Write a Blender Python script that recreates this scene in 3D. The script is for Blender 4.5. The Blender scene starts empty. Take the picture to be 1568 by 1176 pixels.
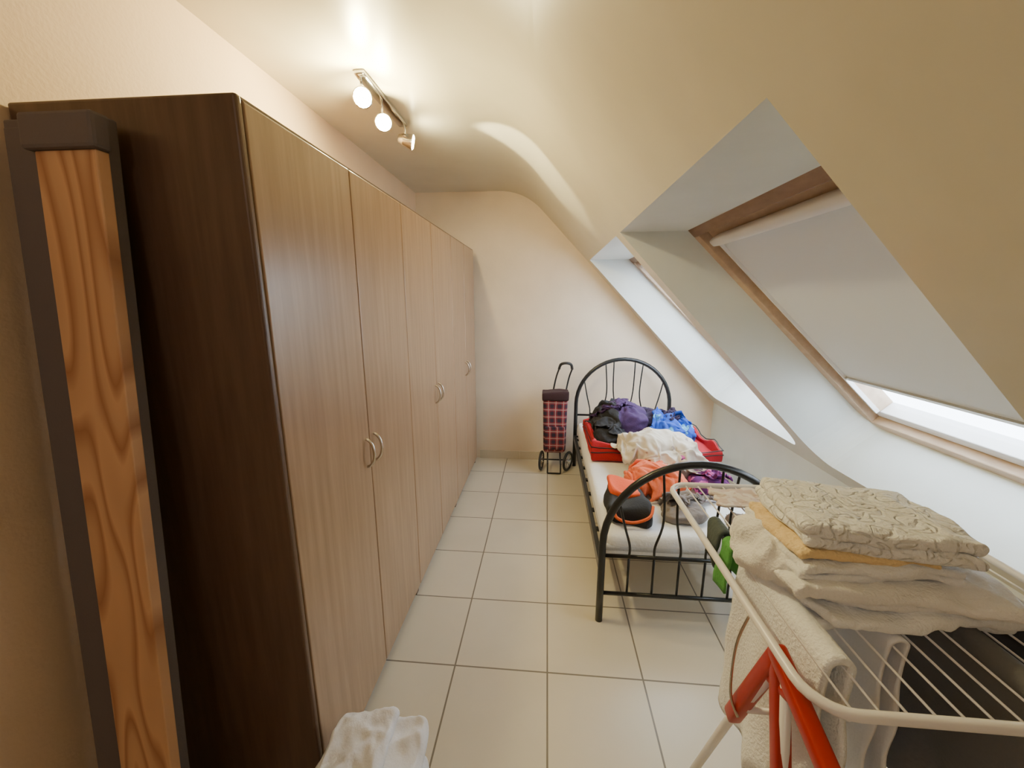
import bpy, bmesh, math, random
from mathutils import Vector, Matrix, noise, geometry
random.seed(3)
C = bpy.context
COL = C.scene.collection

# ------------------------------------------------------------ helpers
def link(o):
    COL.objects.link(o); return o

def root(name, loc=(0,0,0)):
    e = bpy.data.objects.new(name, None); e.empty_display_size = .1
    e.location = loc; link(e); return e

def mobj(name, verts, faces, mat, parent=None, smooth=False):
    me = bpy.data.meshes.new(name)
    me.from_pydata([tuple(v) for v in verts], [], faces)
    me.update()
    bm = bmesh.new(); bm.from_mesh(me)
    bmesh.ops.recalc_face_normals(bm, faces=bm.faces)
    bm.to_mesh(me); bm.free()
    if smooth:
        for p in me.polygons: p.use_smooth = True
    if mat: me.materials.append(mat)
    o = bpy.data.objects.new(name, me); link(o)
    if parent:
        o.parent = parent
        o.matrix_parent_inverse = Matrix.Translation(-Vector(parent.location))
    return o

class Geo:
    def __init__(s): s.v=[]; s.f=[]
    def add(s, v, f):
        n=len(s.v); s.v += [Vector(x) for x in v]; s.f += [tuple(i+n for i in q) for q in f]; return s
    def box(s, a, b, M=None):
        x0,y0,z0=a; x1,y1,z1=b
        v=[Vector(p) for p in ((x0,y0,z0),(x1,y0,z0),(x1,y1,z0),(x0,y1,z0),(x0,y0,z1),(x1,y0,z1),(x1,y1,z1),(x0,y1,z1))]
        if M: v=[M@p for p in v]
        return s.add(v,[(0,3,2,1),(4,5,6,7),(0,1,5,4),(1,2,6,5),(2,3,7,6),(3,0,4,7)])
    def rbox(s, a, b, r, n=6, M=None, disp=None):
        a=Vector(a); b=Vector(b); c=(a+b)/2; h=(b-a)/2
        r=min(r, h.x*.999, h.y*.999, h.z*.999)
        nx = ny = nz = n if isinstance(n,int) else None
        if nx is None: nx,ny,nz = n
        idx={}
        def P(i,j,k):
            key=(i,j,k)
            if key in idx: return idx[key]
            p=Vector((math.sin((2*i/nx-1)*math.pi/2), math.sin((2*j/ny-1)*math.pi/2), math.sin((2*k/nz-1)*math.pi/2)))
            q=Vector((p.x*h.x,p.y*h.y,p.z*h.z))
            inn=Vector([max(-(h[m]-r),min(h[m]-r,q[m])) for m in range(3)])
            d=q-inn
            if d.length>1e-9: q=inn+d.normalized()*r
            q=q+c
            if disp: q=disp(q)
            if M: q=M@q
            idx[key]=len(vs); vs.append(q); return idx[key]
        vs=[]; fs=[]
        for i in range(nx):
            for j in range(ny):
                fs.append((P(i,j,0),P(i,j+1,0),P(i+1,j+1,0),P(i+1,j,0)))
                fs.append((P(i,j,nz),P(i+1,j,nz),P(i+1,j+1,nz),P(i,j+1,nz)))
            for k in range(nz):
                fs.append((P(i,0,k),P(i+1,0,k),P(i+1,0,k+1),P(i,0,k+1)))
                fs.append((P(i,ny,k),P(i,ny,k+1),P(i+1,ny,k+1),P(i+1,ny,k)))
        for j in range(ny):
            for k in range(nz):
                fs.append((P(0,j,k),P(0,j,k+1),P(0,j+1,k+1),P(0,j+1,k)))
                fs.append((P(nx,j,k),P(nx,j+1,k),P(nx,j+1,k+1),P(nx,j,k+1)))
        return s.add(vs,fs)
    def tube(s, pts, r, seg=10, closed=False, caps=True):
        pts=[Vector(p) for p in pts]; n=len(pts)
        T=[]
        for i in range(n):
            if closed: t=pts[(i+1)%n]-pts[i-1]
            else: t=pts[min(i+1,n-1)]-pts[max(i-1,0)]
            T.append(t.normalized())
        up=Vector((0,0,1)) if abs(T[0].z)<.9 else Vector((1,0,0))
        N=(up-T[0]*up.dot(T[0])).normalized()
        vs=[]; fs=[]
        for i in range(n):
            N=(N-T[i]*N.dot(T[i])).normalized(); B=T[i].cross(N)
            rr = r[i] if isinstance(r,(list,tuple)) else r
            for k in range(seg):
                a=2*math.pi*k/seg
                vs.append(pts[i]+(N*math.cos(a)+B*math.sin(a))*rr)
        m=n if closed else n-1
        for i in range(m):
            for k in range(seg):
                a=i*seg+k; b=i*seg+(k+1)%seg; j=(i+1)%n
                fs.append((a,b,j*seg+(k+1)%seg,j*seg+k))
        if not closed and caps:
            fs.append(tuple(range(seg-1,-1,-1))); fs.append(tuple((n-1)*seg+k for k in range(seg)))
        return s.add(vs,fs)
    def obj(s,name,mat,parent=None,smooth=False): return mobj(name,s.v,s.f,mat,parent,smooth)

def crom(P, n=6, closed=False):
    P=[Vector(p) for p in P]; out=[]
    N=len(P)
    rng = range(N if closed else N-1)
    for i in rng:
        if closed: p0,p1,p2,p3=P[i-1],P[i],P[(i+1)%N],P[(i+2)%N]
        else: p0,p1,p2,p3=P[max(i-1,0)],P[i],P[i+1],P[min(i+2,N-1)]
        for k in range(n):
            t=k/n
            out.append(.5*((2*p1)+(p2-p0)*t+(2*p0-5*p1+4*p2-p3)*t*t+(3*p1-p0-3*p2+p3)*t**3))
    if not closed: out.append(P[-1])
    return out

def nz(p, f, seed=0):
    return noise.noise(Vector((p[0]*f+seed*7.3, p[1]*f-seed*3.1, p[2]*f+seed*1.7)))
def ridge(p,f,seed=0): return 1-2*abs(nz(p,f,seed))

# ------------------------------------------------------------ materials
def mat(name, col, rough=.6, metal=0, spec=None, bump=0, bscale=50, sheen=0, emis=None, estr=0, bdist=.01):
    m=bpy.data.materials.new(name); m.use_nodes=True
    nt=m.node_tree; b=nt.nodes['Principled BSDF']
    b.inputs['Base Color'].default_value=(*col,1); b.inputs['Roughness'].default_value=rough
    b.inputs['Metallic'].default_value=metal
    if spec is not None: b.inputs['Specular IOR Level'].default_value=spec
    if sheen: b.inputs['Sheen Weight'].default_value=sheen
    tc=nt.nodes.new('ShaderNodeTexCoord')
    n=nt.nodes.new('ShaderNodeTexNoise'); n.inputs['Scale'].default_value=4; n.inputs['Detail'].default_value=4
    nt.links.new(tc.outputs['Object'],n.inputs['Vector'])
    r=nt.nodes.new('ShaderNodeValToRGB')
    r.color_ramp.elements[0].position=.3; r.color_ramp.elements[1].position=.7
    r.color_ramp.elements[0].color=(*[c*.96 for c in col],1)
    r.color_ramp.elements[1].color=(*[min(1,c*1.04) for c in col],1)
    nt.links.new(n.outputs['Fac'],r.inputs['Fac']); nt.links.new(r.outputs['Color'],b.inputs['Base Color'])
    if bump:
        n=nt.nodes.new('ShaderNodeTexNoise'); n.inputs['Scale'].default_value=bscale; n.inputs['Detail'].default_value=3
        nt.links.new(tc.outputs['Object'],n.inputs['Vector'])
        bp=nt.nodes.new('ShaderNodeBump'); bp.inputs['Strength'].default_value=bump; bp.inputs['Distance'].default_value=bdist
        nt.links.new(n.outputs['Fac'],bp.inputs['Height']); nt.links.new(bp.outputs['Normal'],b.inputs['Normal'])
    if emis:
        b.inputs['Emission Color'].default_value=(*emis,1); b.inputs['Emission Strength'].default_value=estr
    return m

def terry(name,col,emboss=False):
    m=bpy.data.materials.new(name); m.use_nodes=True
    nt=m.node_tree; b=nt.nodes['Principled BSDF']
    b.inputs['Base Color'].default_value=(*col,1); b.inputs['Roughness'].default_value=.95; b.inputs['Sheen Weight'].default_value=.2
    b.inputs['Specular IOR Level'].default_value=.1
    tc=nt.nodes.new('ShaderNodeTexCoord')
    n=nt.nodes.new('ShaderNodeTexNoise'); n.inputs['Scale'].default_value=160; n.inputs['Detail'].default_value=4
    nt.links.new(tc.outputs['Object'],n.inputs['Vector'])
    bp=nt.nodes.new('ShaderNodeBump'); bp.inputs['Strength'].default_value=.8; bp.inputs['Distance'].default_value=.006
    nt.links.new(n.outputs['Fac'],bp.inputs['Height'])
    last=bp
    if emboss:
        w=nt.nodes.new('ShaderNodeTexNoise'); w.inputs['Scale'].default_value=22; w.inputs['Detail'].default_value=0
        w.inputs['Distortion'].default_value=1.5
        nt.links.new(tc.outputs['Object'],w.inputs['Vector'])
        r=nt.nodes.new('ShaderNodeValToRGB'); e=r.color_ramp.elements
        e[0].position=.40; e[0].color=(1,1,1,1); e[1].position=.60; e[1].color=(1,1,1,1)
        k=r.color_ramp.elements.new(.5); k.color=(0,0,0,1)
        nt.links.new(w.outputs['Fac'],r.inputs['Fac'])
        b2=nt.nodes.new('ShaderNodeBump'); b2.inputs['Strength'].default_value=.6; b2.inputs['Distance'].default_value=.008
        nt.links.new(r.outputs['Color'],b2.inputs['Height']); nt.links.new(bp.outputs['Normal'],b2.inputs['Normal']); last=b2
    nt.links.new(last.outputs['Normal'],b.inputs['Normal'])
    return m

def wood(name, c1, c2, sc=(9,9,.8), nscale=3, rough=.45):
    m=bpy.data.materials.new(name); m.use_nodes=True
    nt=m.node_tree; b=nt.nodes['Principled BSDF']; b.inputs['Roughness'].default_value=rough
    tc=nt.nodes.new('ShaderNodeTexCoord'); mp=nt.nodes.new('ShaderNodeMapping'); mp.inputs['Scale'].default_value=sc
    nt.links.new(tc.outputs['Object'],mp.inputs['Vector'])
    r=nt.nodes.new('ShaderNodeValToRGB')
    r.color_ramp.elements[0].color=(*c1,1); r.color_ramp.elements[1].color=(*c2,1)
    n=nt.nodes.new('ShaderNodeTexNoise'); n.inputs['Scale'].default_value=nscale; n.inputs['Detail'].default_value=7
    n.inputs['Roughness'].default_value=.6
    nt.links.new(mp.outputs['Vector'],n.inputs['Vector']); nt.links.new(n.outputs['Fac'],r.inputs['Fac'])
    r.color_ramp.elements[0].position=.32; r.color_ramp.elements[1].position=.68
    nt.links.new(r.outputs['Color'],b.inputs['Base Color'])
    return m

def pine(name,c1,c2):
    m=bpy.data.materials.new(name); m.use_nodes=True
    nt=m.node_tree; b=nt.nodes['Principled BSDF']; b.inputs['Roughness'].default_value=.55
    tc=nt.nodes.new('ShaderNodeTexCoord'); mp=nt.nodes.new('ShaderNodeMapping'); mp.inputs['Scale'].default_value=(6.5,.2,.95)
    nt.links.new(tc.outputs['Object'],mp.inputs['Vector'])
    n=nt.nodes.new('ShaderNodeTexNoise'); n.inputs['Scale'].default_value=1.25; n.inputs['Detail'].default_value=.8
    nt.links.new(mp.outputs['Vector'],n.inputs['Vector'])
    a=nt.nodes.new('ShaderNodeMath'); a.operation='MULTIPLY'; a.inputs[1].default_value=10
    f=nt.nodes.new('ShaderNodeMath'); f.operation='FRACT'
    nt.links.new(n.outputs['Fac'],a.inputs[0]); nt.links.new(a.outputs[0],f.inputs[0])
    r=nt.nodes.new('ShaderNodeValToRGB'); e=r.color_ramp.elements
    e[0].position=0; e[0].color=(*c1,1); e[1].position=1; e[1].color=(*c1,1)
    k=e.new(.25); k.color=(*c2,1); k=e.new(.68); k.color=(*[x*.90 for x in c2],1)
    nt.links.new(f.outputs[0],r.inputs['Fac']); nt.links.new(r.outputs['Color'],b.inputs['Base Color'])
    return m

def tile_mat():
    m=bpy.data.materials.new('floor_tiles'); m.use_nodes=True
    nt=m.node_tree; b=nt.nodes['Principled BSDF']; b.inputs['Roughness'].default_value=.3
    tc=nt.nodes.new('ShaderNodeTexCoord'); mp=nt.nodes.new('ShaderNodeMapping')
    T=.41
    mp.inputs['Location'].default_value=(-.029+T*20,-1.461+T*20,0)
    nt.links.new(tc.outputs['Object'],mp.inputs['Vector'])
    br=nt.nodes.new('ShaderNodeTexBrick'); br.offset=0; br.squash=1
    br.inputs['Scale'].default_value=1; br.inputs['Brick Width'].default_value=T; br.inputs['Row Height'].default_value=T
    br.inputs['Mortar Size'].default_value=.0038; br.inputs['Mortar Smooth'].default_value=.1
    br.inputs['Color1'].default_value=(.64,.57,.45,1); br.inputs['Color2'].default_value=(.67,.60,.475,1)
    br.inputs['Mortar'].default_value=(.20,.17,.13,1)
    nt.links.new(mp.outputs['Vector'],br.inputs['Vector'])
    n=nt.nodes.new('ShaderNodeTexNoise'); n.inputs['Scale'].default_value=3; n.inputs['Detail'].default_value=6
    nt.links.new(tc.outputs['Object'],n.inputs['Vector'])
    r=nt.nodes.new('ShaderNodeValToRGB'); r.color_ramp.elements[0].color=(.88,.88,.88,1); r.color_ramp.elements[1].color=(1.05,1.05,1.05,1)
    nt.links.new(n.outputs['Fac'],r.inputs['Fac'])
    mx=nt.nodes.new('ShaderNodeMix'); mx.data_type='RGBA'; mx.blend_type='MULTIPLY'; mx.inputs['Factor'].default_value=1
    nt.links.new(br.outputs['Color'],mx.inputs[6]); nt.links.new(r.outputs['Color'],mx.inputs[7])
    nt.links.new(mx.outputs[2],b.inputs['Base Color'])
    bp=nt.nodes.new('ShaderNodeBump'); bp.inputs['Strength'].default_value=.4; bp.inputs['Distance'].default_value=.002; bp.invert=True
    nt.links.new(br.outputs['Fac'],bp.inputs['Height']); nt.links.new(bp.outputs['Normal'],b.inputs['Normal'])
    return m

def tartan():
    m=bpy.data.materials.new('tartan_fabric'); m.use_nodes=True
    nt=m.node_tree; b=nt.nodes['Principled BSDF']; b.inputs['Roughness'].default_value=.8
    tc=nt.nodes.new('ShaderNodeTexCoord')
    sp=nt.nodes.new('ShaderNodeSeparateXYZ'); nt.links.new(tc.outputs['Object'],sp.inputs[0])
    def mth(op,a,bv=None):
        x=nt.nodes.new('ShaderNodeMath'); x.operation=op
        for i,v in enumerate((a,bv)):
            if v is None: continue
            if isinstance(v,(int,float)): x.inputs[i].default_value=v
            else: nt.links.new(v,x.inputs[i])
        return x.outputs[0]
    xy=mth('ADD',sp.outputs[0],sp.outputs[1])
    def bands(c):
        f=mth('FRACT',mth('MULTIPLY',mth('ADD',c,5.0),15))
        dark=mth('GREATER_THAN',f,.5)
        line=mth('LESS_THAN',mth('ABSOLUTE',mth('SUBTRACT',f,.25)),.05)
        return dark,line
    d1,l1=bands(xy); d2,l2=bands(sp.outputs[2])
    d=mth('MULTIPLY',mth('ADD',d1,d2),.47)
    l=mth('MULTIPLY',mth('MAXIMUM',l1,l2),.4)
    a=nt.nodes.new('ShaderNodeMix'); a.data_type='RGBA'; a.inputs[6].default_value=(.26,.025,.035,1); a.inputs[7].default_value=(.012,.012,.03,1)
    nt.links.new(d,a.inputs['Factor'])
    c=nt.nodes.new('ShaderNodeMix'); c.data_type='RGBA'; c.inputs[7].default_value=(.6,.55,.5,1)
    nt.links.new(l,c.inputs['Factor']); nt.links.new(a.outputs[2],c.inputs[6])
    nt.links.new(c.outputs[2],b.inputs['Base Color'])
    return m

def spots(name, base, c2, scale, th=.55, rough=.85):
    m=bpy.data.materials.new(name); m.use_nodes=True
    nt=m.node_tree; b=nt.nodes['Principled BSDF']; b.inputs['Roughness'].default_value=rough
    tc=nt.nodes.new('ShaderNodeTexCoord'); n=nt.nodes.new('ShaderNodeTexNoise'); n.inputs['Scale'].default_value=scale
    n.inputs['Detail'].default_value=2
    nt.links.new(tc.outputs['Object'],n.inputs['Vector'])
    r=nt.nodes.new('ShaderNodeValToRGB'); r.color_ramp.elements[0].color=(*base,1); r.color_ramp.elements[1].color=(*c2,1)
    r.color_ramp.elements[0].position=th-.02; r.color_ramp.elements[1].position=th+.02
    nt.links.new(n.outputs['Fac'],r.inputs['Fac']); nt.links.new(r.outputs['Color'],b.inputs['Base Color'])
    return m

def glass_mat():
    m=bpy.data.materials.new('window_glass'); m.use_nodes=True
    nt=m.node_tree; nt.nodes.remove(nt.nodes['Principled BSDF']); out=nt.nodes['Material Output']
    t=nt.nodes.new('ShaderNodeBsdfTransparent'); g=nt.nodes.new('ShaderNodeBsdfGlossy'); g.inputs['Roughness'].default_value=.02
    mx=nt.nodes.new('ShaderNodeMixShader'); mx.inputs[0].default_value=.06
    nt.links.new(t.outputs[0],mx.inputs[1]); nt.links.new(g.outputs[0],mx.inputs[2]); nt.links.new(mx.outputs[0],out.inputs[0])
    return m
def blind_mat():
    m=bpy.data.materials.new('blind_fabric'); m.use_nodes=True
    nt=m.node_tree; nt.nodes.remove(nt.nodes['Principled BSDF']); out=nt.nodes['Material Output']
    t=nt.nodes.new('ShaderNodeBsdfTranslucent'); g=nt.nodes.new('ShaderNodeBsdfDiffuse')
    t.inputs[0].default_value=(.80,.80,.80,1); g.inputs[0].default_value=(.74,.76,.76,1)
    mx=nt.nodes.new('ShaderNodeMixShader'); mx.inputs[0].default_value=.06
    nt.links.new(g.outputs[0],mx.inputs[1]); nt.links.new(t.outputs[0],mx.inputs[2]); nt.links.new(mx.outputs[0],out.inputs[0])
    return m

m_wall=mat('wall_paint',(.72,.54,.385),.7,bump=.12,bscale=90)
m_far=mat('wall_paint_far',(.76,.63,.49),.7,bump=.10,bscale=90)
m_ceil=mat('ceiling_paint',(.61,.565,.45),.33,bump=.05,bscale=8)
m_white=mat('white_reveal_paint',(.70,.74,.72),.5,bump=.06,bscale=40)
m_floor=tile_mat()
m_base=mat('skirting_tile',(.62,.54,.42),.35)
m_door=wood('wardrobe_door_wood',(.285,.178,.105),(.38,.25,.155),(14,14,.7),3,.30)
m_carc=wood('wardrobe_dark_wood',(.085,.047,.030),(.13,.075,.048),(10,10,.7),4,.38)
m_pine=pine('pine_wood',(.38,.17,.075),(.64,.36,.185))
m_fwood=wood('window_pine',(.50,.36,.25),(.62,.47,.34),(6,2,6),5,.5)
m_fdark=wood('window_pine_shadow',(.24,.14,.085),(.34,.21,.13),(6,2,6),5,.5)  # darker brown pine for the top frame member
m_darkpanel=mat('dark_laminate',(.13,.105,.10),.75,bump=.1,bscale=200)
m_metal=mat('brushed_nickel',(.6,.57,.52),.25,metal=1)
m_chrome=mat('chrome',(.7,.7,.7),.15,metal=1)
m_black=mat('black_metal',(.012,.014,.016),.3)
m_blackp=mat('black_plastic',(.02,.02,.022),.5)
m_matt=mat('mattress_fabric',(.86,.86,.86),.85,bump=.3,bscale=60)
m_mside=mat('mattress_side',(.58,.59,.60),.85,bump=.3,bscale=100)
m_wplast=mat('white_coated_steel',(.84,.82,.82),.3)
m_whitep=mat('white_plastic',(.84,.84,.84),.4)
m_red=mat('red_plastic',(.42,.02,.012),.35)
m_towel=terry('terry_white',(.90,.91,.92))
m_towelE=terry('terry_white_embossed',(.90,.91,.91),True)
m_towel2=terry('terry_cream',(.88,.87,.85))
m_yell=terry('terry_yellow',(.90,.68,.36))
m_sheet=mat('cotton_sheet',(.80,.80,.84),.85,bump=.15,bscale=150)
m_glass=glass_mat(); m_blind=blind_mat()

# ------------------------------------------------------------ room
XL=-1.22; Y0=-1.8; Y1=3.85; ZC=2.55; XK=1.60
SL=1.053
def zs(x): return 2.319-SL*x
ZK=zs(XK)
xcr=(2.319-ZC)/SL
dv=Vector((1,0,-SL)).normalized()
tl=.24
pA=Vector((xcr-tl,0,ZC)); pM=Vector((xcr,0,ZC)); pB=pM+dv*tl
arc=[]
for i in range(13):
    t=i/12; arc.append((1-t)**2*pA+2*t*(1-t)*pM+t*t*pB)
ys=[Y0+(Y1-Y0)*i/24 for i in range(25)]
prof=[Vector((XL,0,ZC)),Vector((XL+.3,0,ZC))]+arc
vs=[];fs=[]
for y in ys:
    for p in prof: vs.append((p.x,y,p.z))
n=len(prof)
for i in range(24):
    for k in range(n-1):
        fs.append((i*n+k,i*n+k+1,(i+1)*n+k+1,(i+1)*n+k))
mobj('ceiling',vs,fs,m_ceil,smooth=True)
mobj('floor',[(XL,Y0,0),(XK,Y0,0),(XK,Y1,0),(XL,Y1,0)],[(0,1,2,3)],m_floor)
mobj('wall_left',[(XL,Y0,0),(XL,Y1,0),(XL,Y1,ZC),(XL,Y0,ZC)],[(0,1,2,3)],m_wall)
endp=[(XL,0),(XK,0),(XK,ZK)]+[(p.x,p.z) for p in reversed(arc)]+[(XL,ZC)]
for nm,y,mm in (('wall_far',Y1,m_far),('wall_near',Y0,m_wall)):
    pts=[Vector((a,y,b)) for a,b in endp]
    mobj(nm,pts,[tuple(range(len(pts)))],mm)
mobj('wall_right',[(XK,Y0,0),(XK,Y1,0),(XK,Y1,ZK),(XK,Y0,ZK)],[(0,1,2,3)],m_white)

XT=.365; XB=1.50
def hole(ya,yb,r=.12,xt=XT,xb=XB):
    pts=[(ya,xt),(yb,xt)]
    for i in range(7):
        a=math.pi/2*i/6
        pts.append((yb-r+r*math.cos(a), xb-r+r*math.sin(a)))
    for i in range(7):
        a=math.pi/2+math.pi/2*i/6
        pts.append((ya+r+r*math.cos(a), xb-r+r*math.sin(a)))
    return pts
OPEN=((.80,2.21,True),(2.33,3.69,False))
HS=[hole(a,b) for a,b,_ in OPEN]
outer=[(Y0,pB.x),(Y1,pB.x),(Y1,XK),(Y0,XK)]
loops=[[Vector((a,b,0)) for a,b in L] for L in [outer]+HS]
tris=geometry.tessellate_polygon(loops)
flat=[p for L in loops for p in L]
mobj('wall_right_slope',[(p.y,p.x,zs(p.y)) for p in flat],[tuple(t) for t in tris],m_ceil)
WA=Vector((.70,0,1.935)); WB=Vector((1.71,0,.955)); wl=(WB-WA).length; wd=(WB-WA).normalized()
wn=Vector((-wd.z,0,wd.x)); 
if wn.x<0: wn=-wn
def reveal(name,ya,yb,H):
    front=[Vector((x,y,zs(x))) for y,x in H]
    ia,ib=ya+.03,yb-.03
    back=[]
    for y,x in H:
        fr=(x-XT)/(XB-XT)
        yy=ia+(ib-ia)*(y-ya)/(yb-ya)
        p=WA.lerp(WB,fr); back.append(Vector((p.x,yy,p.z)))
    n=len(front); vs=front+back; fs=[(i,(i+1)%n,(i+1)%n+n,i+n) for i in range(n)]
    mobj(name,vs,fs,m_white)
    return ia,ib
def window(name,ya,yb,blind):
    R=root(name,(1.2,(ya+yb)/2,1.45))
    M=Matrix.Identity(4)
    M.col[0]=(0,1,0,0); M.col[1]=(*wd,0); M.col[2]=(*wn,0); M.col[3]=(*WA,1)
    def ring(a0,a1,w0,w1,t,n0,n1,mats,label):
        parts=[((a0,w0,n0),(a1,w0+t,n1)),((a0,w1-t,n0),(a1,w1,n1)),((a0,w0+t,n0),(a0+t,w1-t,n1)),((a1-t,w0+t,n0),(a1,w1-t,n1))]
        for i,(p,q) in enumerate(parts):
            gg=Geo(); gg.box(p,q,M)
            o=gg.obj(f'{label}_{("top","bottom","near","far")[i]}',mats[i],R)
            bv=o.modifiers.new('b','BEVEL'); bv.width=.004; bv.segments=2
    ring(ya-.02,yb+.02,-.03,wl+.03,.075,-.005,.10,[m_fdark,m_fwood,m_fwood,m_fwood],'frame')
    s0,s1,u0,u1=ya+.058,yb-.058,.05,wl-.05
    ring(s0,s1,u0,u1,.05,.035,.11,[m_fwood,m_whitep,m_fwood,m_fwood],'sash')
    gg=Geo(); gg.box((s0+.04,u0+.04,.08),(s1-.04,u1-.04,.084),M); gg.obj('glass_pane',m_glass,R)
    ring(ya-.06,yb+.06,-.07,wl+.07,.09,.10,.14,[m_blackp]*4,'flashing')
    if blind:
        gg=Geo(); gg.rbox((s0+.03,u0+.035,-.01),(s1-.03,u0+.085,.04),.02,6,M); gg.obj('blind_cassette',m_whitep,R,True)
        gg=Geo(); gg.box((s0+.055,u0+.07,.030),(s1-.055,1.05,.0315),M); gg.obj('blind_fabric',m_blind,R)
        gg=Geo(); gg.box((s0+.045,1.045,.02),(s1-.045,1.062,.036),M); gg.obj('blind_bar',m_metal,R)
        for yy in (s0+.045,s1-.055):
            gg=Geo(); gg.box((yy,u0+.08,.016),(yy+.01,u1-.06,.036),M); gg.obj('blind_rail',m_whitep,R)
    else:
        gg=Geo(); gg.rbox((s0+.03,u0+.035,-.0),(s1-.03,u0+.085,.04),.02,6,M); gg.obj('blind_cassette',m_whitep,R,True)
for i,(ya,yb,bl) in enumerate(OPEN):
    a,b=reveal(f'trim_{i+1}',ya,yb,HS[i])
    window(f'window_{i+1}',a,b,bl)

def skirting(name,ax,c,a,b,off):
    g=Geo(); t=a; T=.41
    while t<b-.01:
        e=min(t+T-.003,b)
        if ax=='x': g.box((t,c-.012,0),(e,c,.085))
        else: g.box((min(c,c+off),t,0),(max(c,c+off),e,.085))
        t+=T
    return g.obj(name,m_base)
skirting('baseboard_far','x',Y1,XL+.56,XK,0)
skirting('baseboard_left','y',XL,Y0,.66,.012)
skirting('baseboard_right','y',XK,Y0,Y1-.012,-.012)

# light switch on the left wall
LS=root('light_switch',(XL,.66,1.14))
g=Geo(); g.rbox((XL,.62,1.10),(XL+.010,.70,1.18),.004,6); g.obj('plate',m_whitep,LS,True)
g=Geo(); g.rbox((XL+.008,.634,1.114),(XL+.015,.686,1.166),.003,6); g.obj('rocker',m_whitep,LS,True)

# ------------------------------------------------------------ wardrobe
W=root('wardrobe',(-.95,2.3,0))
WX0,WX1,WH=-1.215,-.69,2.03
g=Geo()
units=[.926,1.89,2.85,3.72]
for a,b in zip(units[:-1],units[1:]):
    g.box((WX0,a,0),(WX1,a+.018,WH)); g.box((WX0,b-.0185,0),(WX1,b-.0005,WH))
    g.box((WX0,a+.018,WH-.02),(WX1,b-.0185,WH)); g.box((WX0,a+.018,0),(WX1-.03,b-.0185,.07))
    g.box((WX0,a+.018,.07),(WX0+.006,b-.0185,WH-.02))
    g.box((WX1-.01,a+.018,.07),(WX1-.005,b-.0185,WH-.02))
g.obj('carcass',m_carc,W)
g=Geo(); g.box((WX0,.905,0),(WX1+.021,.9255,WH+.002)); o=g.obj('side_panel',m_carc,W)
bv=o.modifiers.new('b','BEVEL'); bv.width=.007; bv.segments=3
g=Geo(); g.box((WX1-.012,.926,WH-.003),(WX1+.014,3.72,WH+.003)); g.obj('top_edge',m_carc,W)
br=[.929,1.41,1.89,2.37,2.85,3.285,3.718]
for i in range(6):
    gg=Geo(); gg.box((WX1+.001,br[i]+.002,.055),(WX1+.019,br[i+1]-.002,WH-.004))
    o=gg.obj(f'door_panel_{i+1}',m_door,W)
    bv=o.modifiers.new('b','BEVEL'); bv.width=.005; bv.segments=3
    yh=(br[i+1]-.035) if i%2==0 else (br[i]+.035)
    gg=Geo(); xf=WX1+.019
    pts=crom([(xf-.002,yh,1.085),(xf+.012,yh,1.08),(xf+.026,yh,1.06),(xf+.031,yh,1.03),(xf+.026,yh,1.0),(xf+.012,yh,.98),(xf-.002,yh,.975)],5)
    gg.tube(pts,.0055,8); gg.obj(f'handle_{i+1}',m_metal,W,True)

# ------------------------------------------------------------ leaning panel with pine plank
L=root('leaning_wood_panel',(-1.03,.8,0))
def ly(z): return .70+(z/1.98)*.155
def slabYZ(x0,x1,z0,z1,off0,off1,name,m,bev=.004):
    vs=[]
    for x in (x0,x1):
        for z in (z0,z1):
            for o in (off0,off1):
                vs.append((x,ly(z)+o,z))
    o=mobj(name,vs,[(0,1,3,2),(4,6,7,5),(0,4,5,1),(2,3,7,6),(0,2,6,4),(1,5,7,3)],m,L)
    bv=o.modifiers.new('b','BEVEL'); bv.width=bev; bv.segments=2
    return o
slabYZ(-1.165,-.930,0,1.975,-.0,.03,'back_panel',m_darkpanel)
slabYZ(-1.15,-1.07,0,1.955,-.012,.0,'edge_strip',m_darkpanel)
slabYZ(-1.062,-.922,0,1.90,-.028,-.001,'pine_plank',m_pine,.003)
slabYZ(-1.08,-.912,1.90,1.972,-.040,0,'top_cap',m_darkpanel,.008)

# ------------------------------------------------------------ ceiling spotlight bar
S=root('ceiling_spotlight',(-.80,2.12,2.53))
g=Geo(); g.rbox((-.835,1.86,2.528),(-.785,2.40,2.549),.008,6); g.obj('bar',m_chrome,S,True)
m_bulb=mat('bulb_glow',(1,.9,.6),.4,emis=(1,.88,.50),estr=260)
heads=[((-.815,1.89,2.455),(.75,-1.5,-.75)),((-.81,2.10,2.45),(.6,-1.2,-1.0)),((-.79,2.36,2.45),(.963,.268,-.20))]
def addlight(nm,kind,loc,e,col,size,**k):
    ld=bpy.data.lights.new(nm,kind); ld.energy=e; ld.color=col; ld.shadow_soft_size=size
    lo=bpy.data.objects.new(nm,ld); lo.location=loc; link(lo)
    for a,b in k.items():
        if a=='d': lo.rotation_euler=Vector(b).to_track_quat('-Z','Y').to_euler()
        else: setattr(ld,a,b)
    return lo
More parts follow.
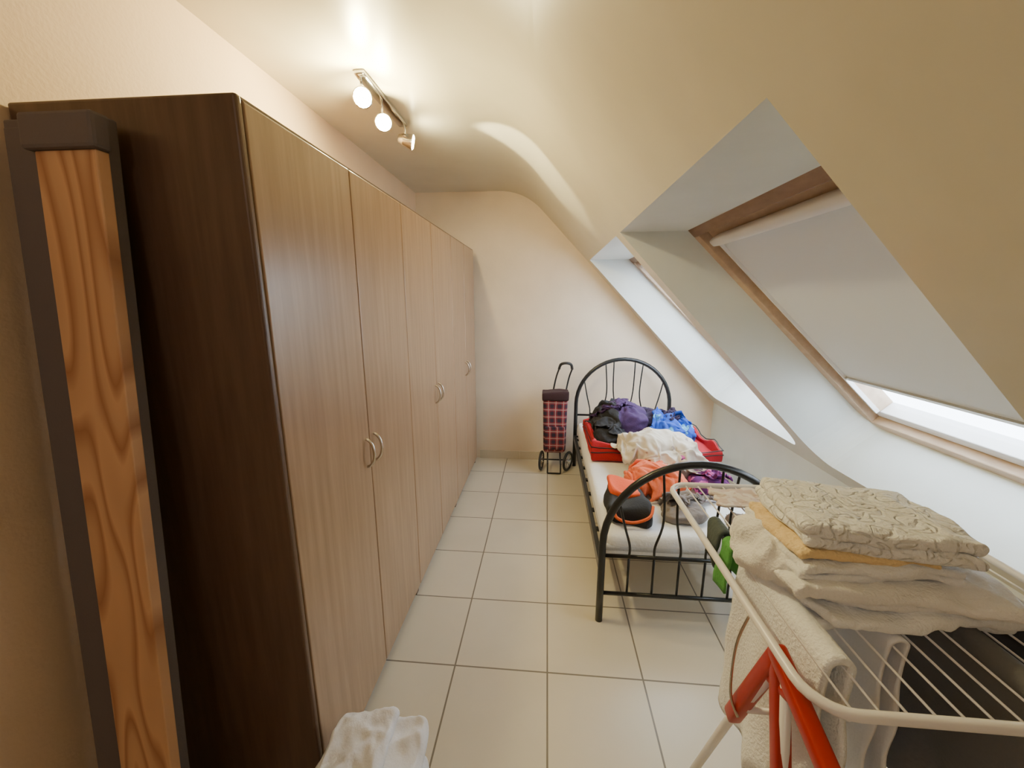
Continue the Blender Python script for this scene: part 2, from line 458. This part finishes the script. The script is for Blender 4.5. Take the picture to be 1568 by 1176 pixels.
for i,(p,d) in enumerate(heads):
    p=Vector(p); d=Vector(d).normalized()
    gg=Geo(); gg.tube([(p.x,p.y,2.53),(p.x,p.y,2.49),p],.006,8)
    gg.tube([p-d*.04,p-d*.035,p-d*.01,p+d*.035,p+d*.04],[.013,.022,.030,.040,.041],18,caps=True)
    gg.obj(f'head_{i+1}',m_chrome,S,True)
    gg=Geo(); gg.tube([p+d*.041,p+d*.046],[.037,.030],16)
    gg.obj(f'bulb_{i+1}',m_bulb,S)
    if i<2: lo=addlight(f'bulb_light_{i+1}','POINT',p+d*.075,34 if i==0 else 24,(1,.84,.40),.02)
    else: lo=addlight(f'bulb_light_{i+1}','SPOT',p+d*.06,70,(1,.90,.55),.012,d=(.963,.268,-.032),spot_size=math.radians(44),spot_blend=.45)
    lo.parent=S; lo.matrix_parent_inverse=Matrix.Translation(-Vector(S.location))

# ------------------------------------------------------------ bed
B=root('metal_bed',(.71,2.75,0))
BX0,BX1=.29,1.15; bc=(BX0+BX1)/2; br_=(BX1-BX0)/2
def arch(y,zb,r_tube):
    pts=[(BX0,y,0),(BX0,y,zb*.5),(BX0,y,zb)]
    for i in range(1,24):
        a=math.pi-math.pi*i/24
        pts.append((bc+br_*math.cos(a),y,zb+br_*math.sin(a)))
    pts+=[(BX1,y,zb),(BX1,y,zb*.5),(BX1,y,0)]
    g=Geo(); g.tube(pts,r_tube,12); return g
def archz(x,zb,s=0): return zb+math.sqrt(max(0,(br_-s)**2-(x-bc)**2))
def endboard(y,zb,zr,zlow,tag):
    g=arch(y,zb,.018)
    g.tube([(BX0,y,zr),(BX1,y,zr)],.010,8); g.tube([(BX0,y,zlow),(BX1,y,zlow)],.010,8)
    xs=[BX0+.13+ (BX1-BX0-.26)*i/5 for i in range(6)]
    for i,x in enumerate(xs):
        g.tube([(x,y,zlow),(x,y,zr)],.006,8)
        dx=(x-bc)*.35
        zt=zr+ (archz(x,zb)-zr)*.45
        xo=x+ (.03 if i%2 else -.03)
        xe=xo+dx*.3
        g.tube(crom([(x,y,zr),(x,y,zr+.06),(xo,y,zt),(xe,y,archz(xe,zb))],5),.006,8)
    g.obj(tag,m_black,B,True)
endboard(1.78,.43,.37,.16,'footboard')
endboard(3.72,.63,.52,.30,'headboard')
g=Geo()
for x in (BX0,BX1): g.box((x-.012,1.78,.27),(x+.012,3.72,.32))
for k in range(9): 
    y=1.9+k*.215; g.box((BX0,y,.29),(BX1,y+.03,.305))
g.obj('side_rails',m_black,B)
Mt=root('mattress',(.71,2.75,.38))
def md(q): 
    return q+Vector((0,0,.006*nz(q,6,1))) 
g=Geo(); g.rbox((BX0+.015,1.815,.322),(BX1-.015,3.69,.462),.045,(24,48,6),disp=md); mattress_cover=g.obj('cover',m_matt,Mt,True)
g=Geo(); g.rbox((BX0+.0135,1.8125,.365),(BX1-.0135,3.6925,.41),.02,(16,32,6)); g.obj('border_band',m_mside,Mt,True)

# ------------------------------------------------------------ clothes : lumps + simulated cloth on top
COLLIDERS=[mattress_cover]; CLOTHS=[]
def heap(name,c,s,m,seed,amp=.05,f=6,rot=0,zmin=None,parent=None,pw=.8,sub=30,collide=True):
    c=Vector(c); vs=[];fs=[]; nu,nv=sub*2,sub
    R=Matrix.Rotation(rot,3,'Z')
    for j in range(nv+1):
        th=math.pi*j/nv
        for i in range(nu):
            ph=2*math.pi*i/nu
            d=Vector((math.sin(th)*math.cos(ph),math.sin(th)*math.sin(ph),math.cos(th)))
            e=Vector([math.copysign(abs(t)**pw,t) for t in d])
            q=Vector((e.x*s[0],e.y*s[1],e.z*s[2]))
            w=Vector((nz(q+c,4,seed+2),nz(q+c,4,seed+3),nz(q+c,4,seed+4)))*.16
            a=amp*(ridge(q+c+w,f,seed)*.6+ridge(q+c+w*1.3,f*2.6,seed+1)*.42+nz(q+c,3,seed)*.9-.25)
            q=q+d*a
            q=R@q+c
            if zmin is not None and q.z<zmin: q.z=zmin+.004*(1+nz(q,20,seed))
            vs.append(q)
    for j in range(nv):
        for i in range(nu):
            a=j*nu+i;b=j*nu+(i+1)%nu
            fs.append((a,b,b+nu,a+nu))
    bm=bmesh.new(); V=[bm.verts.new(v) for v in vs]
    for q in fs:
        try: bm.faces.new([V[k] for k in q])
        except: pass
    bmesh.ops.remove_doubles(bm,verts=bm.verts,dist=1e-5)
    bmesh.ops.recalc_face_normals(bm,faces=bm.faces)
    me=bpy.data.meshes.new(name); bm.to_mesh(me); bm.free()
    for p in me.polygons: p.use_smooth=True
    me.materials.append(m)
    o=bpy.data.objects.new(name,me); link(o)
    if parent: o.parent=parent; o.matrix_parent_inverse=Matrix.Translation(-Vector(parent.location))
    if collide: COLLIDERS.append(o)
    return o
def cloth(name,c,w,d,m,seed,parent,A=.05,f=9,rot=0,res=38,shape=None,sq=.0):
    vs=[];idx={};fs=[]; R=Matrix.Rotation(rot,3,'Z'); c=Vector(c)
    nx=int(res*w/max(w,d)); ny=int(res*d/max(w,d))
    def inside(u,v):
        if shape=='round': return (abs(u)**2.6+abs(v)**2.6)<1+.25*nz((u,v,seed),2.2,seed)
        if shape=='shirt': return abs(u)<.62 or v>.35
        if shape=='trousers': return abs(u)>.12 or v>.2
        return True
    def P(i,j):
        if (i,j) in idx: return idx[(i,j)]
        u=i/nx*2-1; v=j/ny*2-1
        x=u*w/2; y=v*d/2
        q=Vector((x,y,0))
        wx=nz(q,5,seed+1)*.09+nz(q,11,seed+5)*.03; wy=nz(q,5,seed+2)*.09+nz(q,11,seed+6)*.03
        z=A*(ridge((x+wx,y+wy,0),f,seed)+.5*ridge((x+wy,y-wx,0),f*1.9,seed+3))
        p=R@Vector((x+wx,y+wy,z))+c
        idx[(i,j)]=len(vs); vs.append(p); return idx[(i,j)]
    for i in range(nx):
        for j in range(ny):
            if inside((i+.5)/nx*2-1,(j+.5)/ny*2-1): fs.append((P(i,j),P(i+1,j),P(i+1,j+1),P(i,j+1)))
    o=mobj(name,vs,fs,m,parent,True)
    CLOTHS.append(o); return o
def run_cloth(frames=34):
    sc=C.scene; sc.frame_start=1; sc.frame_end=frames+2
    for o in COLLIDERS:
        k=o.modifiers.new('Collision','COLLISION'); o.collision.thickness_outer=.004; o.collision.thickness_inner=.08
        o.collision.cloth_friction=30; o.collision.damping=.6
    for o in CLOTHS:
        k=o.modifiers.new('Cloth','CLOTH'); s=k.settings; s.quality=5; s.mass=.3; s.air_damping=1
        s.tension_stiffness=12; s.compression_stiffness=12; s.shear_stiffness=4; s.bending_stiffness=.15
        k.collision_settings.distance_min=.004; k.collision_settings.collision_quality=2
        k.collision_settings.use_self_collision=True; k.collision_settings.self_distance_min=.005
        k.point_cache.frame_start=1; k.point_cache.frame_end=frames+2
    for f in range(1,frames+1): sc.frame_set(f)
    dg=C.evaluated_depsgraph_get()
    new=[]
    for o in CLOTHS: new.append(bpy.data.meshes.new_from_object(o.evaluated_get(dg)))
    for o,me in zip(CLOTHS,new):
        o.modifiers.clear(); o.data=me
        for p in me.polygons: p.use_smooth=True
        s=o.modifiers.new('s','SOLIDIFY'); s.thickness=.005; s.offset=1
        s=o.modifiers.new('u','SUBSURF'); s.levels=1; s.render_levels=1
    for o in COLLIDERS: o.modifiers.clear()
    sc.frame_set(1)
def fab(n,c,**k): return mat(n,c,.9,bump=.25,bscale=120,**k)
MT=.464
SC=root('suitcase',(.76,3.05,.5))
m_case=fab('red_nylon',(.45,.012,.025))
def tray(x0,x1,y0,y1,z0,z1,name,t=.022):
    g=Geo()
    g.rbox((x0,y0,z0),(x1,y1,z0+.025),.012,6)
    def dd(q): return q+Vector((nz(q,7,5),nz(q,7,6),nz(q,6,7)*1.3))*.035*min(1,(q.z-z0)*12+.2)
    g.rbox((x0,y0,z0),(x1,y0+t,z1),.01,(24,4,8),disp=dd); g.rbox((x0,y1-t,z0),(x1,y1,z1),.01,(24,4,8),disp=dd)
    g.rbox((x0,y0,z0),(x0+t,y1,z1),.01,(4,24,8),disp=dd); g.rbox((x1-t,y0,z0),(x1,y1,z1),.01,(4,24,8),disp=dd)
    COLLIDERS.append(g.obj(name,m_case,SC,True))
    g=Geo(); z=z0+.055
    for k in (0,.03):
        pts=[]
        for a,b in (((x0,y0),(x1,y0)),((x1,y0),(x1,y1)),((x1,y1),(x0,y1)),((x0,y1),(x0,y0))):
            for i in range(10):
                q=Vector((a[0]+(b[0]-a[0])*i/10,a[1]+(b[1]-a[1])*i/10,z+k)); pts.append(dd(q))
        g.tube(pts,.004,6,closed=True)
    g.obj(name+'_zip',m_blackp,SC,True)
tray(.335,.80,2.72,3.40,MT+.006,.60,'base_shell')
tray(.81,1.24,2.74,3.38,MT+.02,.56,'lid_shell')
CP=root('clothes_pile',(.7,3.05,.6))
k_bl=fab('black_cloth',(.02,.02,.025)); k_pu=fab('purple_cloth',(.05,.02,.085)); k_dk=fab('dark_purple_cloth',(.03,.018,.05))
k_bu=spots('blue_cloth',(.012,.07,.45),(.10,.35,.60),9,.60); k_pi=fab('pink_cloth',(.45,.05,.12))
heap('black_jacket_core',(.49,3.00,.58),(.11,.19,.08),k_bl,1,.04,7,zmin=.50,parent=CP)
heap('purple_jacket_core',(.62,3.13,.64),(.15,.17,.12),k_pu,2,.06,6,zmin=.50,parent=CP)
heap('dark_trousers_core',(.82,3.20,.62),(.13,.12,.09),k_dk,7,.05,6,zmin=.50,parent=CP)
heap('blue_jacket_core',(.98,3.08,.60),(.15,.17,.08),k_bu,3,.05,6,zmin=.50,parent=CP)
cloth('black_jacket',(.49,2.99,.76),.32,.40,k_bl,31,CP,shape='shirt')
cloth('purple_jacket',(.63,3.10,.86),.40,.34,k_pu,32,CP,rot=.5,shape='shirt')
cloth('blue_jacket',(.97,3.08,.78),.34,.34,k_bu,33,CP,rot=-.3)
cloth('dark_trousers',(.82,3.16,.86),.22,.26,k_dk,34,CP,rot=.6,shape='trousers')
m_blk=spots('cream_fleece_pattern',(.66,.59,.49),(.36,.28,.24),18,.68)
CB=root('cream_blanket',(.77,2.66,.6))
heap('core',(.77,2.58,.57),(.16,.10,.11),m_blk,4,.07,7,zmin=MT+.002,parent=CB,sub=44)
cloth('fleece',(.77,2.58,.76),.66,.56,m_blk,35,CB,A=.08,f=7,shape='round',res=54)
PD=root('patterned_dress',(.97,2.38,.5))
k_fl=spots('dark_floral',(.10,.01,.12),(.55,.10,.35),22,.55)
heap('core',(1.0,2.36,.49),(.11,.11,.045),k_fl,5,.03,7,zmin=MT+.002,parent=PD)
cloth('dress',(.98,2.36,.62),.26,.32,k_fl,36,PD,rot=.3)
OS=root('orange_shirt',(.68,2.27,.5)); k_or=fab('orange_cloth',(.75,.16,.07))
heap('core',(.67,2.28,.51),(.14,.10,.055),k_or,6,.05,8,zmin=MT+.002,parent=OS)
cloth('shirt',(.67,2.27,.66),.46,.34,k_or,37,OS,rot=.2,shape='shirt')
BG=root('sports_bag',(.45,2.02,.5))
def dd2(q): return q+Vector((nz(q,8,15),nz(q,8,16),nz(q,8,17)))*.04
g=Geo(); g.rbox((.345,1.89,MT),(.56,2.19,.555),.035,(20,22,10),disp=lambda q: dd2(q) if q.z>MT+.02 else q+Vector((0,0,.003))); COLLIDERS.append(g.obj('body',fab('black_nylon',(.018,.018,.02)),BG,True))
g=Geo(); g.rbox((.36,2.03,.535),(.53,2.21,.58),.02,(18,20,6),disp=dd2); g.obj('orange_flap',fab('orange_nylon',(.75,.10,.03)),BG,True)
g=Geo(); g.tube(crom([(.36,1.92,.56),(.37,1.875,.52),(.45,1.87,.50),(.53,1.875,.53),(.56,1.93,.56)],6),.008,6); g.obj('strap',fab('strap_orange',(.7,.12,.03)),BG,True)
GT=root('grey_trousers',(.72,2.0,.5)); k_gr=fab('grey_cloth',(.22,.19,.18))
heap('core',(.73,2.0,.49),(.11,.09,.04),k_gr,8,.03,6,zmin=MT+.002,parent=GT)
cloth('trousers',(.73,2.02,.60),.30,.28,k_gr,38,GT,rot=.15,shape='trousers')
heap('brown_socks',(1.0,1.95,.485),(.06,.05,.03),fab('brown_cloth',(.16,.12,.10)),11,.02,12,zmin=MT+.002,sub=20,collide=False)
try:
    run_cloth()
except Exception as ex:
    print('cloth sim problem',ex)

# ------------------------------------------------------------ shopping trolley
TR=root('shopping_trolley',(.09,3.6,0))
def td(q):
    f=(q.z-.2)/.56
    return Vector((.09+(q.x-.09)*(.93+.1*f), q.y+.008*nz(q,7,3), q.z+.006*nz(q,9,3)))
m_tart=tartan()
g=Geo(); g.rbox((-.02,3.52,.20),(.20,3.68,.76),.03,(10,10,16),disp=td); g.obj('bag_body',m_tart,TR,True)
g=Geo(); g.rbox((-.028,3.505,.705),(.208,3.695,.775),.012,(10,10,6),disp=lambda q:td(q)+Vector((0,0,.02*nz(q,10,4)))); g.obj('bag_flap',fab('dark_flap',(.035,.012,.016)),TR,True)
g=Geo(); g.rbox((.0,3.505,.24),(.18,3.52,.46),.01,(8,4,8)); g.obj('front_pocket',m_tart,TR,True)
g=Geo()
for x in (.03,.15):
    g.tube(crom([(x,3.50,.10),(x,3.60,.10),(x,3.70,.13),(x,3.71,.3),(x+.02,3.715,.6),(x+.06,3.72,.85),(x+.09,3.67,.97)],5),.008,8)
g.tube(crom([(.12,3.67,.97),(.135,3.62,1.02),(.18,3.60,1.035),(.225,3.62,1.02),(.24,3.67,.97)],5),.013,8)
g.tube([(-.03,3.65,.085),(.22,3.65,.085)],.007,8)
g.tube([(.03,3.50,.10),(.03,3.50,.012)],.007,8); g.tube([(.15,3.50,.10),(.15,3.50,.012)],.007,8); g.tube([(.03,3.50,.012),(.15,3.50,.012)],.007,8)
g.obj('frame',m_blackp,TR,True)
for i,x in enumerate((-.03,.22)):
    sg=.5 if i else .2
    def wp(a,r): return (x+sg*r*math.cos(a), 3.60+r*math.cos(a), .095+r*math.sin(a))
    A=[2*math.pi*k/28 for k in range(28)]
    g=Geo(); g.tube([wp(a,.082) for a in A],.012,8,closed=True); g.obj(f'tyre_{i+1}',m_blackp,TR,True)
    g=Geo(); g.tube([wp(a,.064) for a in A],.006,6,closed=True); g.tube([(x-.02,3.60,.095),(x+.02,3.60,.095)],.016,10)
    for k in range(6):
        a=2*math.pi*k/6; g.tube([(x,3.60,.095),wp(a,.064)],.005,6)
    g.obj(f'hub_{i+1}',m_chrome,TR,True)

# ------------------------------------------------------------ drying rack
DR=root('drying_rack',(.75,.9,0))
ZR=.985
rx0,rx1,ry0,ry1=.42,1.08,.53,1.30
def rr(x0,x1,y0,y1,z,r):
    P=[]
    for cx,cy,a0 in ((x1-r,y1-r,0),(x0+r,y1-r,90),(x0+r,y0+r,180),(x1-r,y0+r,270)):
        for k in range(7):
            a=math.radians(a0+90*k/6); P.append((cx+r*math.cos(a),cy+r*math.sin(a),z))
    return P
g=Geo(); g.tube(rr(rx0,rx1,ry0,ry1,ZR,.06),.009,10,closed=True)
g.obj('top_frame',m_wplast,DR,True)
g=Geo(); x=rx0+.055
while x<rx1-.03:
    g.tube([(x,ry0,ZR),(x,ry1,ZR)],.0022,6); x+=.04
g.obj('wires',m_wplast,DR,True)
g=Geo()
for X in (.43,1.07):
    g.tube([(X,.64,.955),(X-.02,.74,.70),(X-.03,1.0,.01)],.0095,10)
    g.tube([(X,.62,.955),(X,.56,.60),(X,.40,.01)],.0095,10)
g.tube([(.40,1.0,.012),(1.04,1.0,.012)],.0095,10); g.tube([(.43,.40,.012),(1.07,.40,.012)],.0095,10)
g.tube([(.42,.70,.78),(1.06,.70,.78)],.006,8)
g.obj('legs',m_wplast,DR,True)
g=Geo(); g.tube(crom([(.42,.735,ZR-.01),(.402,.735,.90),(.395,.72,.80),(.405,.70,.76)],5),.003,6); g.tube(crom([(1.07,.735,ZR-.01),(1.06,.735,.90),(1.05,.72,.80),(1.05,.70,.76)],5),.003,6); g.obj('brace_rods',m_metal,DR,True)
def prong(g,a,b,w,h):
    a=Vector(a);b=Vector(b); d=(b-a); l=d.length; d.normalize()
    X=Vector((1,0,0)); Z=d.cross(X).normalized()
    M=Matrix.Identity(4); M.col[0]=(*X,0); M.col[1]=(*d,0); M.col[2]=(*Z,0); M.col[3]=(*a,1)
    g.rbox((-w,-.012,-h),(w,l,h),.008,(6,8,6),M)
for X,tg in ((.43,'near'),(1.07,'off')):
    g=Geo()
    prong(g,(X,.65,.965),(X-.018,.735,.72),.014,.016)
    prong(g,(X,.645,.965),(X,.575,.70),.014,.015)
    prong(g,(X,.65,.97),(X,.47,.90),.015,.015)
    prong(g,(X,.60,.93),(X-.004,.69,.90),.010,.010)
    g.obj(f'red_joint_{tg}',m_red,DR,True)
g=Geo(); 
g.tube([(.43,.47,.90),(.43,.40,.865),(1.07,.40,.865),(1.07,.47,.90)],.007,8)
g.obj('front_bar',m_wplast,DR,True)

def drape(name,x,y0,y1,z,l1,l2,m,seed,th=.006,sp=.012,parent=None,wav=.012):
    prof=[]
    n1=max(4,int(l1/.015)); n2=max(4,int(l2/.015))
    for i in range(n1): prof.append((-sp,z-l1+(l1-sp)*i/n1,1-i/n1))
    for i in range(9):
        a=math.pi-math.pi*i/8; prof.append((sp*math.cos(a),z-sp+sp*math.sin(a)+sp,0))
    for i in range(1,n2+1): prof.append((sp,z-(l2)*i/n2,i/n2))
    ny=max(8,int((y1-y0)/.008)); vs=[];fs=[]
    for j in range(ny+1):
        y=y0+(y1-y0)*j/ny
        for (dx,zz,fr) in prof:
            w=wav*fr*(math.sin(y*45+seed+3*nz((y,zz,0),5,seed))*.5+nz((x,y,zz),9,seed)*1.6)
            edge=.015*nz((0,zz,seed),8,seed) if j in(0,ny) else 0
            vs.append((x+dx*(1+fr*.6)+w, y+edge, zz+.01*fr*nz((y,0,0),12,seed)))
    n=len(prof)
    for j in range(ny):
        for k in range(n-1): fs.append((j*n+k,j*n+k+1,(j+1)*n+k+1,(j+1)*n+k))
    o=mobj(name,vs,fs,m,parent,True)
    s=o.modifiers.new('s','SOLIDIFY'); s.thickness=th; s.offset=1
    return o
drape('hanging_towel',.50,.60,.90,ZR+.004,.42,.36,m_towel,2,.012,.014,wav=.02)
drape('hanging_grey_blanket',.92,.60,1.20,ZR+.004,.40,.38,fab('charcoal_knit',(.10,.10,.105)),5,.008,.014,wav=.03)
drape('hanging_white_sheet',.64,.66,.95,ZR+.004,.45,.40,m_sheet,8,.006,.012,wav=.02)
drape('hanging_grey_sweater',.79,.57,1.0,ZR+.004,.34,.28,fab('grey_knit',(.13,.13,.135)),15,.008,.012,wav=.03)
drape('green_sock',.476,.925,.975,ZR+.004,.12,.08,fab('green_cloth',(.10,.35,.08)),9,.006,.010,wav=.02)
drape('dark_sock',.476,.985,1.06,ZR+.004,.09,.07,fab('teal_grey_cloth',(.07,.09,.09)),10,.008,.011,wav=.02)
def sheet(name,x0,x1,y0,y1,z,m,seed,th=.006,amp=.012):
    nx,ny=24,24; vs=[];fs=[]
    for j in range(ny+1):
        for i in range(nx+1):
            x=x0+(x1-x0)*i/nx+.02*nz((i*.1,j*.1,0),2,seed); y=y0+(y1-y0)*j/ny+.02*nz((j*.1,i*.1,3),2,seed)
            vs.append((x,y,z+amp*(.5+.5*ridge((x,y,0),16,seed))))
    n=nx+1
    for j in range(ny):
        for i in range(nx): fs.append((j*n+i,j*n+i+1,(j+1)*n+i+1,(j+1)*n+i))
    o=mobj(name,vs,fs,m,None,True); s=o.modifiers.new('s','SOLIDIFY'); s.thickness=th; s.offset=1; return o
sheet('pink_cloth',.52,.72,1.13,1.25,ZR+.004,spots('pink_print',(.62,.50,.46),(.74,.68,.64),40,.5),4)

ST=root('folded_towel_stack',(.67,.8,ZR))
def ftowel(name,c,w,d,h,layers,rot,m,seed,tilt=(0,0),amp=.008):
    M=Matrix.Translation(Vector(c))@Matrix.Rotation(rot,4,'Z')@Matrix.Rotation(tilt[0],4,'X')@Matrix.Rotation(tilt[1],4,'Y')
    g=Geo(); t=h/layers
    rnd=random.Random(seed)
    for k in range(layers):
        ox,oy=rnd.uniform(-.014,.014),rnd.uniform(-.014,.014)
        def D(q):
            ed=max(abs(q.x)/(w/2),abs(q.y)/(d/2))
            e2=.0035*ridge(q,26,seed+k)*min(1,max(0,ed-.5)*3)
            return q+Vector((nz(q,7,seed+k)*amp*2.4+nz(q,30,seed)*.004,nz(q,7,seed+k+3)*amp*2.4+nz(q,30,seed+1)*.004,nz(q,8,seed)*amp*1.5+nz(q,24,seed+k)*amp*.6+nz(q,80,seed)*.0012+e2-.018*max(0,ed-.6)))
        g.rbox((-w/2+ox,-d/2+oy,k*t-.001),(w/2+ox,d/2+oy,(k+1)*t+.001),t*.5,(72,60,8),M,D)
    return g.obj(name,m,ST,True)
ftowel('towel_fluffy_bottom',(.70,.82,ZR+.006),.40,.26,.042,2,.10,m_towel,1,(0,0),.010)
ftowel('towel_fluffy_second',(.68,.82,ZR+.048),.37,.25,.040,2,-.05,m_towel2,2,(0,.0),.010)
ftowel('towel_third',(.65,.835,ZR+.088),.31,.22,.032,2,.05,m_towel,3,(0,.03),.007)
ftowel('towel_yellow',(.635,.85,ZR+.118),.27,.20,.014,1,.0,m_yell,4,(0,.05),.004)
ftowel('towel_top',(.67,.845,ZR+.133),.32,.235,.046,2,-.08,m_towelE,5,(0.02,.06),.006)
heap('crumpled_towel',(.51,.84,ZR+.055),(.05,.10,.045),m_towel2,21,.03,9,zmin=ZR+.004,sub=40,parent=ST,collide=False)

# ------------------------------------------------------------ sheets in front of wardrobe
LB=root('folded_sheets',(-.5,.86,0))
g=Geo()
def bd(q): 
    w=ridge(q+Vector((nz(q,3,1),nz(q,3,2),0))*.2,11,33)
    return q+Vector((nz(q,6,31)*.6,nz(q,6,32),nz(q,9,33)*.6))*.035+Vector((0,0,.020*w+.006*ridge(q,30,4)))
for k in range(5):
    g.rbox((-.635+.01*(k%2),.70,.005+k*.060),(-.365+.016*((k*2)%3),.985,.07+k*.060),.03,(44,44,8),disp=lambda q:bd(q) if q.z>.03 else q)
g.rbox((-.61,.72,.30),(-.43,.98,.335),.015,(50,50,6),disp=bd)
g.obj('linen_stack',m_sheet,LB,True)

# ------------------------------------------------------------ light
w=bpy.data.worlds.new('sky'); C.scene.world=w; w.use_nodes=True
bg=w.node_tree.nodes['Background']; bg.inputs[0].default_value=(.76,.88,1,1); bg.inputs[1].default_value=12.5
RL=root('added_fill_lamp',(-.5,-1.0,2.5))  # made-up lamp behind the camera, unseen, added as fill light
g=Geo(); g.tube([(-.5,-1.0,2.549),(-.5,-1.0,2.50),(-.5,-1.0,2.47)],[.15,.16,.10],24); g.obj('fill_shade',mat('fill_opal',(.9,.9,.85),.4,emis=(1,.97,.94),estr=2),RL,True)
lo=addlight('added_fill_light','POINT',(-.5,-1.0,2.28),9,(1,.98,.96),.15); lo.parent=RL; lo.matrix_parent_inverse=Matrix.Translation(-Vector(RL.location))  # fill light of the added lamp

# ------------------------------------------------------------ camera
cd=bpy.data.cameras.new('camera'); cam=bpy.data.objects.new('camera',cd); link(cam)
cd.sensor_width=36; cd.lens=613/1568*36; cd.clip_start=.02
cam.location=(0,0,1.6); cam.rotation_euler=(math.radians(90-11.97),0,math.radians(4.93))
C.scene.camera=cam
